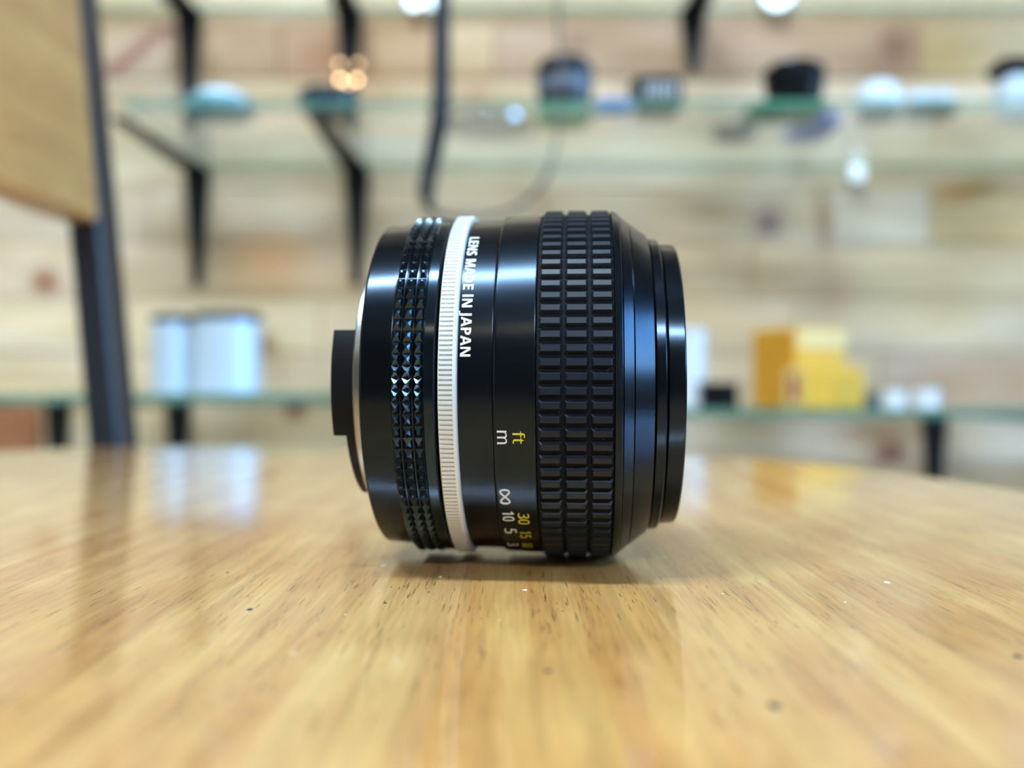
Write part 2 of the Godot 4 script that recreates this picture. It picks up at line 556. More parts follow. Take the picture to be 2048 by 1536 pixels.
	obj("silver_ring", sb.mesh(), M.silver, lens, up)
	# barrel with the engraved words
	var bar := obj("engraved_barrel", turned(P.call([-6.5, 28.0, -6.5, 30.7, -6.35, 30.85, -0.95, 30.95, -0.78, 30.85, -0.77, 28.0]), 0, 260), M.satin, lens, up)
	obj("lettering", wrapped("LENS MADE lN JAPAN", -0.00648, -0.00420, 55.2, 8.1, 0.0309, 700), M.white_paint, bar)
	# focusing ring with the distance scale
	var foc := obj("focus_ring", turned(P.call([-0.76, 28.0, -0.74, 31.15, -0.5, 31.42, -0.2, 31.45, 5.95, 31.75, 6.15, 31.6, 6.2, 28.0]), 0, 260, 0.00015), M.satin, lens, up)
	var rs := 0.03155
	obj("scale_mark", wrapped("m", -0.00008, 0.0015, -13.6, -17.6, rs, 400), M.white_paint, foc).set_meta("label", "white letter m of the distance scale")
	obj("scale_mark", wrapped("ft", 0.00240, 0.00440, -13.7, -17.4, rs + 0.0001, 400), M.yellow_paint, foc).set_meta("label", "yellow letters ft of the distance scale")
	var loop := []
	for k in 41:
		var u := TAU * k / 40.0
		loop.append(Vector2(0.00078 + 0.00074 * sin(2.0 * u), -35.9 - 2.75 * cos(u)))
	obj("scale_mark", strokes([loop], rs, 0.00016), M.white_paint, foc).set_meta("label", "white infinity sign of the distance scale")
	for e in [["10", 0.00010, 0.00208, -42.3, -46.9, 0], ["30", 0.00268, 0.00460, -42.9, -48.3, 1], ["5", 0.00018, 0.00222, -51.4, -54.3, 0], ["15", 0.00276, 0.00468, -52.6, -57.2, 1], ["3", 0.00025, 0.00222, -62.6, -65.4, 0], ["10", 0.00282, 0.00472, -61.8, -66.4, 1]]:
		var o := obj("scale_mark", wrapped(e[0], e[1], e[2], e[3], e[4], rs + (0.0001 if e[5] else 0.0), 400), M.yellow_paint if e[5] else M.white_paint, foc)
		o.set_meta("label", "%s number %s of the distance scale" % ["yellow" if e[5] else "white", e[0]])
	# rubber grip: 3 columns of 90 pads
	var grip := obj("rubber_grip", turned(P.call([6.15, 28.0, 6.2, 31.7, 6.4, 31.8, 18.45, 31.8, 18.6, 31.6, 18.6, 28.0]), 0, 180), M.rubber_gap, lens, up)
	var pads := []
	for col in [[6.45, 10.25], [10.55, 14.40], [14.72, 18.45]]:
		var pb := MB.new()
		var sl := 0.00036
		var s0: float = col[0] * mm
		var s1: float = col[1] * mm
		var q0 := []
		var q1 := []
		for e in [[s0, -1.62], [s1, -1.62], [s1, 1.62], [s0, 1.62]]:
			q0.append(around(e[0], e[1], 0.0317))
		for e in [[s0 + sl, -0.90], [s1 - sl, -0.90], [s1 - sl, 0.90], [s0 + sl, 0.90]]:
			q1.append(around(e[0], e[1], 0.0325))
		var q2 := []      # a little round on the top edges
		for e in 4:
			q2.append(q1[e] + (Vector3((s0 + s1) / 2.0, 0, 0.0325) - q1[e]).normalized() * 0.00010 )
			q1[e].z -= 0.00010
		for e in 4:
			var l := (e + 1) % 4
			pb.quad(q0[e], q0[l], q1[l], q1[e], (q0[e] + q0[l]) / 2.0 - Vector3((s0 + s1) / 2.0, 0, 0.0310))
			pb.quad(q1[e], q1[l], q2[l], q2[e], (q0[e] + q0[l]) / 2.0 - Vector3((s0 + s1) / 2.0, 0, 0.0270))
		pb.quad(q2[0], q2[1], q2[2], q2[3], Vector3(0, 0, 1))
		pads.append(pb.mesh())
	for k in 90:
		for c in 3:
			var o := obj("grip_pad", pads[c], M.rubber, grip)
			o.rotation.x = -deg_to_rad(4.0 * k + 2.0)
	# front: black ring, cone in two bands, two stepped rings
	obj("front_collar", turned(P.call([18.5, 28.0, 18.6, 32.3, 18.75, 32.4, 19.7, 32.0, 19.85, 31.8, 19.9, 31.0]), 0, 260), M.satin, lens, up)
	obj("cone_band", turned(P.call([19.85, 28.0, 19.9, 31.55, 20.0, 31.62, 21.55, 30.38, 21.66, 30.2, 21.66, 29.0]), 0, 260), M.satin, lens, up)
	obj("front_cone", turned(P.call([21.66, 28.0, 21.70, 30.12, 21.82, 30.18, 24.95, 27.85, 25.15, 27.5, 25.2, 26.0]), 0, 260), M.satin, lens, up)
	obj("front_ring", turned(P.call([25.2, 24.0, 25.25, 27.0, 25.45, 27.25, 26.85, 27.15, 27.1, 26.9, 27.25, 26.2, 27.25, 24.0]), 0, 260), M.black, lens, up)
	obj("filter_ring", turned(P.call([27.25, 24.0, 27.3, 25.95, 27.5, 26.2, 30.0, 26.0, 30.27, 25.7, 30.3, 25.2, 30.25, 24.6, 28.0, 24.3, 25.0, 22.0, 22.0, 19.5, 20.0, 19.0]), 0, 260), M.black, lens, up)
	obj("front_element", turned(P.call([20.0, 19.2, 21.0, 17.0, 22.4, 11.0, 23.2, 5.0, 23.4, 0.0]), 0, 80), M.coated, lens, up)
	# specks of dust on the rubber
	var dust := MB.new()
	rng.seed = 9
	for k in 520:
		var a := rng.randf_range(-70.0, 75.0)
		var s := rng.randf_range(0.0065, 0.0184)
		var r := rng.randf_range(0.000012, 0.000045)
		var low := absf(fposmod(a + 2.0, 4.0) - 2.0) < 0.95
		var c := around(s, a, 0.03252 if low else 0.0320)
		var e := [c + Vector3(r, 0, 0), c + around(0, a, r * 0.6), c + Vector3(-r * rng.randf_range(0.6, 2.0), 0, 0), c + around(0, a + 90.0, r), c + around(0, a - 90.0, r)]
		for q in [[0, 1, 3], [1, 2, 3], [0, 1, 4], [1, 2, 4]]:
			dust.flat(e[q[0]], e[q[1]], e[q[2]], around(0, a, 1.0))
	var d := obj("dust", dust.mesh(), mat(0.30, 0.29, 0.28, 0.8), grip)
	d.set_meta("kind", "stuff")

# ---------------------------------------------------------------- the chair
func build_chair() -> void:
	var ch := thing("wooden_chair", "wooden chair with a varnished board seat, black steel bars and a wooden back panel", "chair", Vector3(-0.04, 0, -0.24))
	var off := -ch.position
	# far edge: x -> distance, points read along the edge
	var edge := [Vector2(-0.268, 0.26), Vector2(-0.264, 0.36), Vector2(-0.255, 0.415), Vector2(-0.235, 0.447), Vector2(-0.205, 0.466), Vector2(-0.16, 0.474), Vector2(-0.10, 0.476), Vector2(-0.03, 0.468), Vector2(0.03, 0.448), Vector2(0.075, 0.423), Vector2(0.105, 0.398), Vector2(0.128, 0.362), Vector2(0.145, 0.315), Vector2(0.157, 0.262), Vector2(0.160, 0.235)]
	var far := func(x: float) -> float:
		for i in edge.size() - 1:
			if x <= edge[i + 1].x:
				var a: Vector2 = edge[i - 1] if i > 0 else edge[i]
				var d: Vector2 = edge[i + 2] if i < edge.size() - 2 else edge[i + 1]
				var u := clampf((x - edge[i].x) / (edge[i + 1].x - edge[i].x), 0.0, 1.0)
				var m0: float = (edge[i + 1].y - a.y) / (edge[i + 1].x - a.x) * (edge[i + 1].x - edge[i].x)
				var m1: float = (d.y - edge[i].y) / (d.x - edge[i].x) * (edge[i + 1].x - edge[i].x)
				return edge[i].y * (2 * u * u * u - 3 * u * u + 1) + m0 * (u * u * u - 2 * u * u + u) + edge[i + 1].y * (-2 * u * u * u + 3 * u * u) + m1 * (u * u * u - u * u)
		return edge[-1].y
	var cuts := [-0.268, -0.222, -0.180, -0.134, -0.090, -0.045, -0.0080, 0.0205, 0.0425, 0.086, 0.122, 0.160]
	var mid := 0.235
	for i in cuts.size() - 1:
		var mb := MB.new()
		var cols := 16
		var uo := Vector2(i * 0.37, i * 0.291)
		var g := 0.000012
		var loops := []
		var depths := []
		var xs := []
		for k in cols + 1:
			var x: float = lerpf(cuts[i] + g, cuts[i + 1] - g, k / float(cols))
			var zf: float = maxf(far.call(x), mid + 0.003)
			var zn := 2.0 * mid - zf
			var lp := []
			var ht := 0.022
			var r := 0.004
			for c in [[zf, 0.0, 0], [zf, -ht, 1], [zn, -ht, 2], [zn, 0.0, 3]]:
				for q in 5:
					var an: float = [PI / 2, 0.0, -PI / 2, -PI][c[2]] - q / 4.0 * PI / 2
					var sx := 1.0 if c[2] < 2 else -1.0
					var sy := 1.0 if c[2] == 0 or c[2] == 3 else -1.0
					lp.append(Vector2(c[0] - sx * r + r * cos(an), c[1] - sy * r + r * sin(an)))
			loops.append(lp)
			xs.append(x)
		var cnt: int = loops[0].size()
		for k in cols:
			for j in cnt:
				var l := (j + 1) % cnt
				var qs := []
				var ns := []
				for e in [[k, j], [k, l], [k + 1, l], [k + 1, j]]:
					var p: Vector2 = loops[e[0]][e[1]]
					qs.append(Vector3(xs[e[0]], 0.45 + p.y, -p.x) + off)
					var zc: float = clampf(p.x, loops[e[0]][19].x, loops[e[0]][0].x)
					var yc := -0.004 if p.y > -0.011 else -0.018
					ns.append(Vector3(0, p.y - yc, -(p.x - zc)).normalized())
				var us := []
				for q in qs:
					us.append(Vector2(q.x / 0.1, q.z / 0.25) + uo)
				mb.tri(qs[0], qs[1], qs[2], ns[0], ns[1], ns[2], us[0], us[1], us[2])
				mb.tri(qs[0], qs[2], qs[3], ns[0], ns[2], ns[3], us[0], us[2], us[3])
		for k in [0, cols]:
			var pts := []
			for p in loops[k]:
				pts.append(Vector3(xs[k], 0.45 + p.y, -p.x) + off)
			for j in range(1, cnt - 1):
				mb.flat(pts[0], pts[j], pts[j + 1], Vector3(-1 if k == 0 else 1, 0, 0))
		obj("plank", mb.mesh(), M.seat[[0, 1, 3, 0, 1, 0, 2, 3, 1, 3, 0][i]], ch)
	# back bars: black steel, leaning back
	var lean := deg_to_rad(5.2)
	for zz in [-0.4965, 0.045]:
		var bb := MB.new()
		var tr := Transform3D(Basis(Vector3(0, 0, 1), lean), Vector3(-0.2195, 0.4500, zz) + off)
		add_box(bb, Vector3(0, 0.17, 0), Vector3(0.0175, 0.462, 0.026), 0.002, tr)
		obj("back_bar", bb.mesh(), M.bar, ch)
	var pb := MB.new()
	var pt := Transform3D(Basis(Vector3(0, 0, 1), lean), Vector3(-0.2195, 0.4500, 0) + off)
	add_box(pb, Vector3(0.0, 0.2165, -0.226), Vector3(0.0185, 0.195, 0.514), 0.0025, pt, Vector2(10, 4), Vector2(0.3, 0.2))
	var panel := obj("back_panel", panel_mesh(pt), M.back, ch)
	panel.set_meta("label", "tan varnished wooden back panel")
	# steel frame under the seat and four legs
	var fb := MB.new()
	for e in [[-0.20, -0.226, 0.02, 0.54], [0.09, -0.24, 0.02, 0.34]]:
		add_box(fb, Vector3(e[0], 0.417, e[1]) + off, Vector3(0.02, 0.02, e[3]), 0.002)
	for z in [-0.40, -0.08]:
		add_box(fb, Vector3(-0.055, 0.417, z) + off, Vector3(0.29, 0.0198, 0.02), 0.002)
	obj("seat_frame", fb.mesh(), M.bar, ch)
	for e in [[-0.20, -0.42], [-0.20, -0.06], [0.09, -0.39], [0.09, -0.09]]:
		var lb := MB.new()
		add_box(lb, Vector3(e[0], 0.2035, e[1]) + off, Vector3(0.022, 0.407, 0.022), 0.002)
		obj("leg", lb.mesh(), M.bar, ch)

func panel_mesh(pt: Transform3D) -> ArrayMesh:      # grain runs along the panel's length
	var mb := MB.new()
	add_box(mb, Vector3(0.0, 0.2165, -0.2265), Vector3(0.0185, 0.195, 0.514), 0.0025, pt)
	var inv := pt.affine_inverse()
	for i in mb.v.size():
		var q := inv * mb.v[i]
		mb.t[i] = Vector2(q.y / 0.28, q.z / 0.9)
	return mb.mesh()

# ---------------------------------------------------------------- wall, shelves, brackets
func build_room(rows: Array) -> void:
	struct("floor", box(Vector3(5.6, 0.1, 4.9), 0.0), M.floor, Vector3(0.4, -0.05, 1.2))
	struct("ceiling", box(Vector3(5.6, 0.1, 4.9), 0.0), M.ceiling, Vector3(0.4, 2.65, 1.2))
	var wb := mat(0.55, 0.43, 0.28, 0.8)
	struct("wall_left", box(Vector3(0.1, 2.6, 4.7), 0.0), wb, Vector3(-2.25, 1.3, 1.22))
	struct("wall_front", box(Vector3(5.4, 2.6, 0.1), 0.0), M.dark_wall, Vector3(0.4, 1.3, 3.55))
	# right wall with the shop window's opening: z -0.7..1.3, y 0.75..2.15
	var rw := MB.new()
	add_box(rw, Vector3(3.05, 0.375, 1.22), Vector3(0.1, 0.75, 4.7), 0.0)
	add_box(rw, Vector3(3.05, 2.375, 1.22), Vector3(0.1, 0.45, 4.7), 0.0)
	add_box(rw, Vector3(3.05, 1.45, -0.915), Vector3(0.1, 1.4, 0.43), 0.0)
	add_box(rw, Vector3(3.05, 1.45, 2.435), Vector3(0.1, 1.4, 2.27), 0.0)
	struct("wall_right", rw.mesh(), wb)
	var win := MB.new()
	for e in [[0.78, 0.3, 0.06, 2.0], [2.12, 0.3, 0.06, 2.0]]:
		add_box(win, Vector3(3.05, e[0], e[1]), Vector3(0.06, e[2], e[3]), 0.004)
	for z in [-0.67, 0.3, 1.27]:
		add_box(win, Vector3(3.05, 1.45, z), Vector3(0.06, 1.28, 0.06), 0.004)
	var w := struct("window_1", win.mesh(), M.frame)
	for z in [-0.185, 0.785]:
		obj("pane", box(Vector3(0.006, 1.28, 0.91), 0.0, Vector3(3.05, 1.45, z)), M.pane, w)
	# the planked wall: a backing and its boards
	var bw := struct("wall_back", box(Vector3(5.4, 2.6, 0.08), 0.0), mat(0.22, 0.15, 0.09, 0.85), Vector3(0.4, 1.3, -1.058))
	var tex := wall_wood(rows)
	var wm := StandardMaterial3D.new()
	wm.albedo_texture = tex
	wm.roughness = 0.62
	rng.seed = 4
	for e in rows:
		var k: int = e[0]
		var x0: float = maxf(e[1], -700.0)
		var x1: float = minf(e[2], 2700.0)
		var y0 := -65.0 + 110.0 * k
		var c := at_px((x0 + x1) / 2.0, y0 + 55.0, WALL)
		var size := Vector3((x1 - x0) / F - 0.0012, 110.0 / F - 0.0012, 0.018)
		var mb := MB.new()
		add_box(mb, Vector3.ZERO, size, 0.0012)
		for i in mb.v.size():
			var px := ((mb.v[i].x + c.x) * F + 1024.0 + 488.0) / (840.0 * 3.6)
			var py := ((EYE - mb.v[i].y - c.y) * F + 768.0 + 580.0) / (600.0 * 3.6)
			mb.t[i] = Vector2(px, py)
		obj("plank", mb.mesh(), wm, bw, Vector3(c.x, c.y, -WALL - 0.009 - rng.randf_range(0.0, 0.0012)) - bw.position)

func shelf(called_label: String, x0: float, x1: float, bottom: float, near: float, far: float) -> void:
	var th := 0.008
	var sh := thing("glass_shelf", called_label, "shelf", Vector3((x0 + x1) / 2.0, bottom, -far))
	obj("pane", box(Vector3(x1 - x0 - 0.004, th, far - near - 0.004), 0.0, Vector3(0, th / 2.0, (far - near) / 2.0)), M.glass, sh)
	var eb := MB.new()
	add_box(eb, Vector3(0, th / 2.0, far - near - 0.001), Vector3(x1 - x0, th, 0.0025), 0.0006)
	add_box(eb, Vector3(0, th / 2.0, 0.001), Vector3(x1 - x0, th, 0.0025), 0.0006)
	for s in [-1.0, 1.0]:
		add_box(eb, Vector3(s * ((x1 - x0) / 2.0 - 0.001), th / 2.0, (far - near) / 2.0), Vector3(0.0025, th, far - near - 0.005), 0.0006)
	obj("edge", eb.mesh(), M.glass_edge, sh).set_meta("label", "green ground edge of the glass")

func bracket(label: String, x: float, under: float, leg := 0.131, arm := 0.205) -> void:
	var b := thing("shelf_bracket", label, "bracket", Vector3(x, under, -WALL))
	var l := MB.new()
	add_prism(l, PackedVector2Array([Vector2(-0.0145, -0.0002), Vector2(0.0145, -0.0002), Vector2(0.0055, -leg + 0.004), Vector2(0.0, -leg), Vector2(-0.0055, -leg + 0.004)]), Vector3(0, 0, 0.0022), Vector3.RIGHT, Vector3.UP, Vector3.BACK, 0.004)
	obj("leg", l.mesh(), M.bracket, b)
	var a := MB.new()
	add_prism(a, PackedVector2Array([Vector2(-0.0145, 0.0), Vector2(0.0145, 0.0), Vector2(0.007, arm - 0.004), Vector2(0.0, arm), Vector2(-0.007, arm - 0.004)]), Vector3(0, -0.0022, 0.0002), Vector3.RIGHT, Vector3.BACK, Vector3.UP, 0.004)
	obj("arm", a.mesh(), M.bracket, b)
	var poly := PackedVector2Array([Vector2(0.003, -0.003)])
	for k in 17:
		var u := k / 16.0
		poly.append(Vector2(0.004 + (arm - 0.016) * pow(1.0 - u, 5.0), -0.0045 - (leg - 0.016) * pow(u, 5.0)))
	var w := MB.new()
	add_prism(w, poly, Vector3.ZERO, Vector3.BACK, Vector3.UP, Vector3.RIGHT, 0.006)
	obj("web", w.mesh(), M.bracket, b)

# ---------------------------------------------------------------- small goods on the shelves
func small_lens(label: String, at: Vector3, r: float, h: float, body: Material, rim: Material, flare := 1.0, ribs := 0) -> Node3D:
	var o := thing("small_lens", label, "lens", at)
	obj("barrel", turned([Vector2(0, 0), Vector2(0, r * 0.80), Vector2(h * 0.12, r * 0.84), Vector2(h * 0.14, r * 0.95), Vector2(h * 0.52, r * flare), Vector2(h * 0.54, r * 0.96), Vector2(h * 0.62, r * 0.96), Vector2(h * 0.64, r * flare), Vector2(h * 0.9, r * flare), Vector2(h * 0.92, r * 0.9)].map(func(q): return q), 1, 64, 0.0006), body, o)
	obj("rim", turned([Vector2(h * 0.92, r * 0.9), Vector2(h * 0.95, r * 0.93), Vector2(h, r * 0.91), Vector2(h, r * 0.80), Vector2(h * 0.85, r * 0.66)], 1, 64, 0.0004), rim, o)
	obj("glass", turned([Vector2(h * 0.85, r * 0.68), Vector2(h * 0.90, r * 0.4), Vector2(h * 0.92, 0.0)], 1, 48), M.coated, o)
	obj("mount", turned([Vector2(0.0004, 0.0), Vector2(0.0004, r * 0.5), Vector2(0.0, r * 0.55), Vector2(0.0, r * 0.78)].map(func(q): return q), 1, 48), M.plastic, o)
	if ribs > 0:
		var mb := MB.new()
		for k in ribs:
			var tr := Transform3D(Basis(Vector3.UP, TAU * k / ribs), Vector3.ZERO)
			add_box(mb, Vector3(r * flare, h * 0.77, 0), Vector3(r * 0.06, h * 0.24, TAU * r / ribs * 0.6), 0.0003, tr)
		var kn := obj("grip_ring", mb.mesh(), body, o)
		kn.set_meta("kind", "stuff")
	return o

func canister(called: String, label: String, at: Vector3, r: float, h: float, body: Material, lid: Material, category: String, group := "") -> void:
	var o := thing(called, label, category, at, group)
	obj("body", turned([Vector2(0, 0), Vector2(0, r * 0.96), Vector2(h * 0.02, r), Vector2(h * 0.90, r), Vector2(h * 0.91, r * 0.9), Vector2(h * 0.91, 0)], 1, 72, 0.001), body, o)
	obj("lid", turned([Vector2(h * 0.905, r * 0.9), Vector2(h * 0.905, r * 1.03), Vector2(h * 0.99, r * 1.03), Vector2(h, r * 0.98), Vector2(h, 0)], 1, 72, 0.001), lid, o)

func carton(label: String, at: Vector3, size: Vector3, turn: float, front: Material, label_band: Material) -> void:
	var o := thing("film_box", label, "box", at)
	o.rotation.y = turn
	obj("carton", box(size, 0.0012, Vector3(0, size.y / 2.0, 0)), front, o)
	obj("flap", box(Vector3(size.x * 0.985, size.y * 0.006 + 0.0006, size.z * 0.985), 0.0003, Vector3(0, size.y + 0.0005, 0)), front, o)
	obj("print_band", box(Vector3(size.x * 0.96, size.y * 0.26, 0.0006), 0.0, Vector3(0, size.y * 0.80, size.z / 2.0 + 0.0002)), label_band, o)

func build_goods() -> void:
	var TOP := EYE + 0.238 + 0.008      # top of the middle shelf
	var place := func(x: float, d: float) -> Vector3:
		return Vector3((x - 1024.0) / F * d, TOP, -d)
	# low domed silver lens cap at the left
	var s := thing("silver_lens_cap", "low round silver domed lens cap lying on the left end of the middle glass shelf", "lens_cap", place.call(441, 0.825))
	obj("rim", turned([Vector2(0.0, 0.0), Vector2(0.0, 0.029), Vector2(0.004, 0.033), Vector2(0.010, 0.033), Vector2(0.013, 0.029), Vector2(0.013, 0.0)], 1, 64, 0.001), mat(0.22, 0.42, 0.52, 0.35, 0.4), s)
	obj("dome", turned([Vector2(0.012, 0.024), Vector2(0.018, 0.021), Vector2(0.022, 0.013), Vector2(0.0235, 0.0)], 1, 48), M.ice, s)
	small_lens("squat dark blue lens above the second bracket of the middle glass shelf", place.call(657, 0.83), 0.0275, 0.022, M.dark_blue, M.black, 1.0)
	# upright lens on the shelf above the camera lens
	var u := small_lens("upright black lens with pale glints, tallest on the middle glass shelf", place.call(1129, 0.845), 0.0250, 0.056, M.steel, M.steel, 1.04, 36)
	obj("badge", turned([Vector2(0.026, 0.0262), Vector2(0.036, 0.0266)], 1, 48), mat(0.16, 0.18, 0.24, 0.5), u)
	obj("rear_cap", turned([Vector2(-0.0001, 0.0), Vector2(-0.0001, 0.0255), Vector2(0.0005, 0.0262), Vector2(0.0085, 0.0262), Vector2(0.0092, 0.0215)], 1, 56), M.green, u).set_meta("label", "green rear cap")
	var gp := thing("green_pad", "flat green pad under the ribbed black lens on the middle shelf", "pad", place.call(1566, 0.825))
	obj("pad", box(Vector3(0.070, 0.0058, 0.055), 0.002, Vector3(0, 0.0029, 0)), M.green, gp)
	obj("piping", box(Vector3(0.0705, 0.0016, 0.0555), 0.0006, Vector3(0, 0.0029, 0)), M.green, gp)
	small_lens("black ribbed lens, wider at its top, on the right half of the middle shelf", place.call(1588, 0.83) + Vector3(0, 0.006, 0), 0.0250, 0.041, M.plastic, M.black, 1.08, 40)
	# flat silver ring lying behind the strap
	var f := thing("filter_ring", "flat silver filter ring lying on the middle shelf beside the black strap", "ring", place.call(982, 0.868))
	obj("rim", turned([Vector2(0, 0.040), Vector2(0, 0.044), Vector2(0.006, 0.044), Vector2(0.006, 0.040), Vector2(0, 0.040)], 1, 72, 0.0006), M.chrome, f)
	obj("glass", turned([Vector2(0.002, 0.0), Vector2(0.002, 0.0401), Vector2(0.004, 0.0401), Vector2(0.004, 0.0)], 1, 48), M.card_white, f)
	# light meter
	var m := thing("light_meter", "small black meter with a pale ribbed window on the middle shelf", "meter", place.call(1311, 0.83))
	obj("body", box(Vector3(0.047, 0.036, 0.030), 0.006, Vector3(0, 0.018, 0)), M.plastic, m)
	obj("window", box(Vector3(0.032, 0.014, 0.002), 0.0006, Vector3(0.002, 0.020, 0.0152)), M.steel, m)
	for k in 5:
		obj("slat", box(Vector3(0.0024, 0.012, 0.0016), 0.0004, Vector3(-0.0105 + 0.0062 * k, 0.020, 0.0166)), M.card_white, m)
	var bp := thing("blue_packet", "small bright blue packet lying left of the black meter", "packet", place.call(1224, 0.815))
	obj("packet", box(Vector3(0.032, 0.009, 0.026), 0.002, Vector3(0, 0.0045, 0)), M.blue, bp)
	obj("end_flap", box(Vector3(0.004, 0.006, 0.024), 0.001, Vector3(0.018, 0.0045, 0)), M.card_white, bp)
	var bq := thing("blue_packet", "blue packet lying behind the ribbed black lens on the glass", "packet", place.call(1622, 0.885))
	obj("packet", box(Vector3(0.036, 0.012, 0.070), 0.002, Vector3(0, 0.006, 0)), M.blue, bq)
	obj("end_flap", box(Vector3(0.004, 0.007, 0.040), 0.001, Vector3(0.021, 0.005, 0)), M.blue, bq)
	# small grey cap
	canister("grey_cap", "low grey cap lying left of the ribbed black lens", place.call(1468, 0.90), 0.021, 0.010, M.grey, M.grey, "cap")
	# silver dome and twin-knob camera top at the right
	var dm := thing("silver_finder", "silver domed finder standing on the right of the middle shelf", "finder", place.call(1757, 0.835))
	obj("base", turned([Vector2(0, 0), Vector2(0, 0.019), Vector2(0.004, 0.020), Vector2(0.008, 0.0185), Vector2(0.008, 0.0)], 1, 48, 0.0006), M.grey, dm)
	obj("dome", turned([Vector2(0.008, 0.0195), Vector2(0.018, 0.0205), Vector2(0.028, 0.017), Vector2(0.034, 0.009), Vector2(0.036, 0.0)], 1, 48, 0.003), M.ice, dm)
	var cm := thing("compact_camera", "small dark compact camera with two silver knobs beside the silver finder", "camera", place.call(1860, 0.835))
	obj("body", box(Vector3(0.042, 0.014, 0.026), 0.003, Vector3(0, 0.007, 0)), M.dark_blue, cm)
	for sx in [-0.0105, 0.0105]:
		obj("knob", turned([Vector2(0.0135, 0.0), Vector2(0.0135, 0.0085), Vector2(0.024, 0.009), Vector2(0.026, 0.0)], 1, 40, 0.001), M.ice, cm, Vector3(sx, 0, 0.0))
	var rc := thing("film_camera", "silver and black film camera cut by the right edge of the photo", "camera", place.call(2080, 0.84))
	obj("body", box(Vector3(0.075, 0.040, 0.030), 0.004, Vector3(0.0, 0.020, 0)), M.ice, rc)
	obj("top_plate", box(Vector3(0.080, 0.014, 0.034), 0.004, Vector3(-0.004, 0.048, 0)), M.plastic, rc)
	obj("lens_barrel", turned([Vector2(0, 0), Vector2(0, 0.016), Vector2(0.02, 0.016), Vector2(0.02, 0.0)], 1, 40, 0.001), M.chrome, rc, Vector3(0.01, 0.022, 0.015)).rotation.x = PI / 2
	# lower left shelf: two canisters with dark lids
	var LOW := EYE - 0.0085 + 0.0002
	var lowp := func(x: float, d: float) -> Vector3:
		return Vector3((x - 1024.0) / F * d, LOW, -d)
	canister("clear_canister", "narrow frosted canister with a dark lid on the lower left shelf", lowp.call(343, 0.83), 0.0172, 0.072, M.frost, M.plastic, "canister", "frosted canisters on the lower left shelf")
	canister("clear_canister", "wide frosted canister with a dark lid on the lower left shelf", lowp.call(455, 0.84), 0.0305, 0.074, M.frost, M.plastic, "canister", "frosted canisters on the lower left shelf")
	# lower right shelf
	var LOR := EYE - 0.0215
	var lorp := func(x: float, d: float) -> Vector3:
		return Vector3((x - 1024.0) / F * d, LOR, -d)
	canister("white_canister", "white canister half hidden behind the front of the camera lens", lorp.call(1375, 0.84), 0.017, 0.072, M.card_white, M.card_white, "canister")
	canister("black_cap", "low black cap on the lower right shelf beside the yellow boxes", lorp.call(1438, 0.82), 0.0175, 0.023, M.plastic, M.plastic, "cap")
	var tall := thing("film_box", "tall yellow film box with a pale top band, standing behind the smaller box", "box", lorp.call(1597, 0.86))
	tall.rotation.y = deg_to_rad(28)
	obj("carton", box(Vector3(0.064, 0.073, 0.056), 0.001, Vector3(0, 0.0365, 0)), M.yellow, tall)
	obj("side_panel", box(Vector3(0.0008, 0.070, 0.053), 0.0, Vector3(-0.0323, 0.0365, 0)), M.amber, tall)
	obj("print_band", box(Vector3(0.062, 0.016, 0.0008), 0.0, Vector3(0, 0.063, 0.0283)), M.pale_yellow, tall)
	var low := thing("film_box", "small yellow film box lying in front of the taller yellow box", "box", lorp.call(1648, 0.80))
	low.rotation.y = deg_to_rad(18)
	obj("carton", box(Vector3(0.061, 0.036, 0.030), 0.001, Vector3(0, 0.018, 0)), M.yellow, low)
	obj("side_panel", box(Vector3(0.0008, 0.034, 0.028), 0.0, Vector3(-0.0308, 0.018, 0)), M.pale_yellow, low)
	obj("print_mark", box(Vector3(0.0008, 0.022, 0.012), 0.0, Vector3(-0.0312, 0.018, 0)), M.red, low)
	obj("print_band", box(Vector3(0.026, 0.026, 0.0008), 0.0, Vector3(0.012, 0.016, 0.0153)), mat(0.74, 0.42, 0.02, 0.5), low)
	canister("grey_cap", "small dark grey cap right of the yellow film boxes", lorp.call(1735, 0.83), 0.012, 0.013, M.grey, M.plastic, "cap")
	canister("white_tub", "small white tub on the lower right shelf nearest the yellow boxes", lorp.call(1786, 0.82), 0.0105, 0.016, M.card_white, M.card_white, "tub")
	canister("white_tub", "small white tub farther right, above the lower right bracket", lorp.call(1852, 0.82), 0.0105, 0.017, M.card_white, M.card_white, "tub")

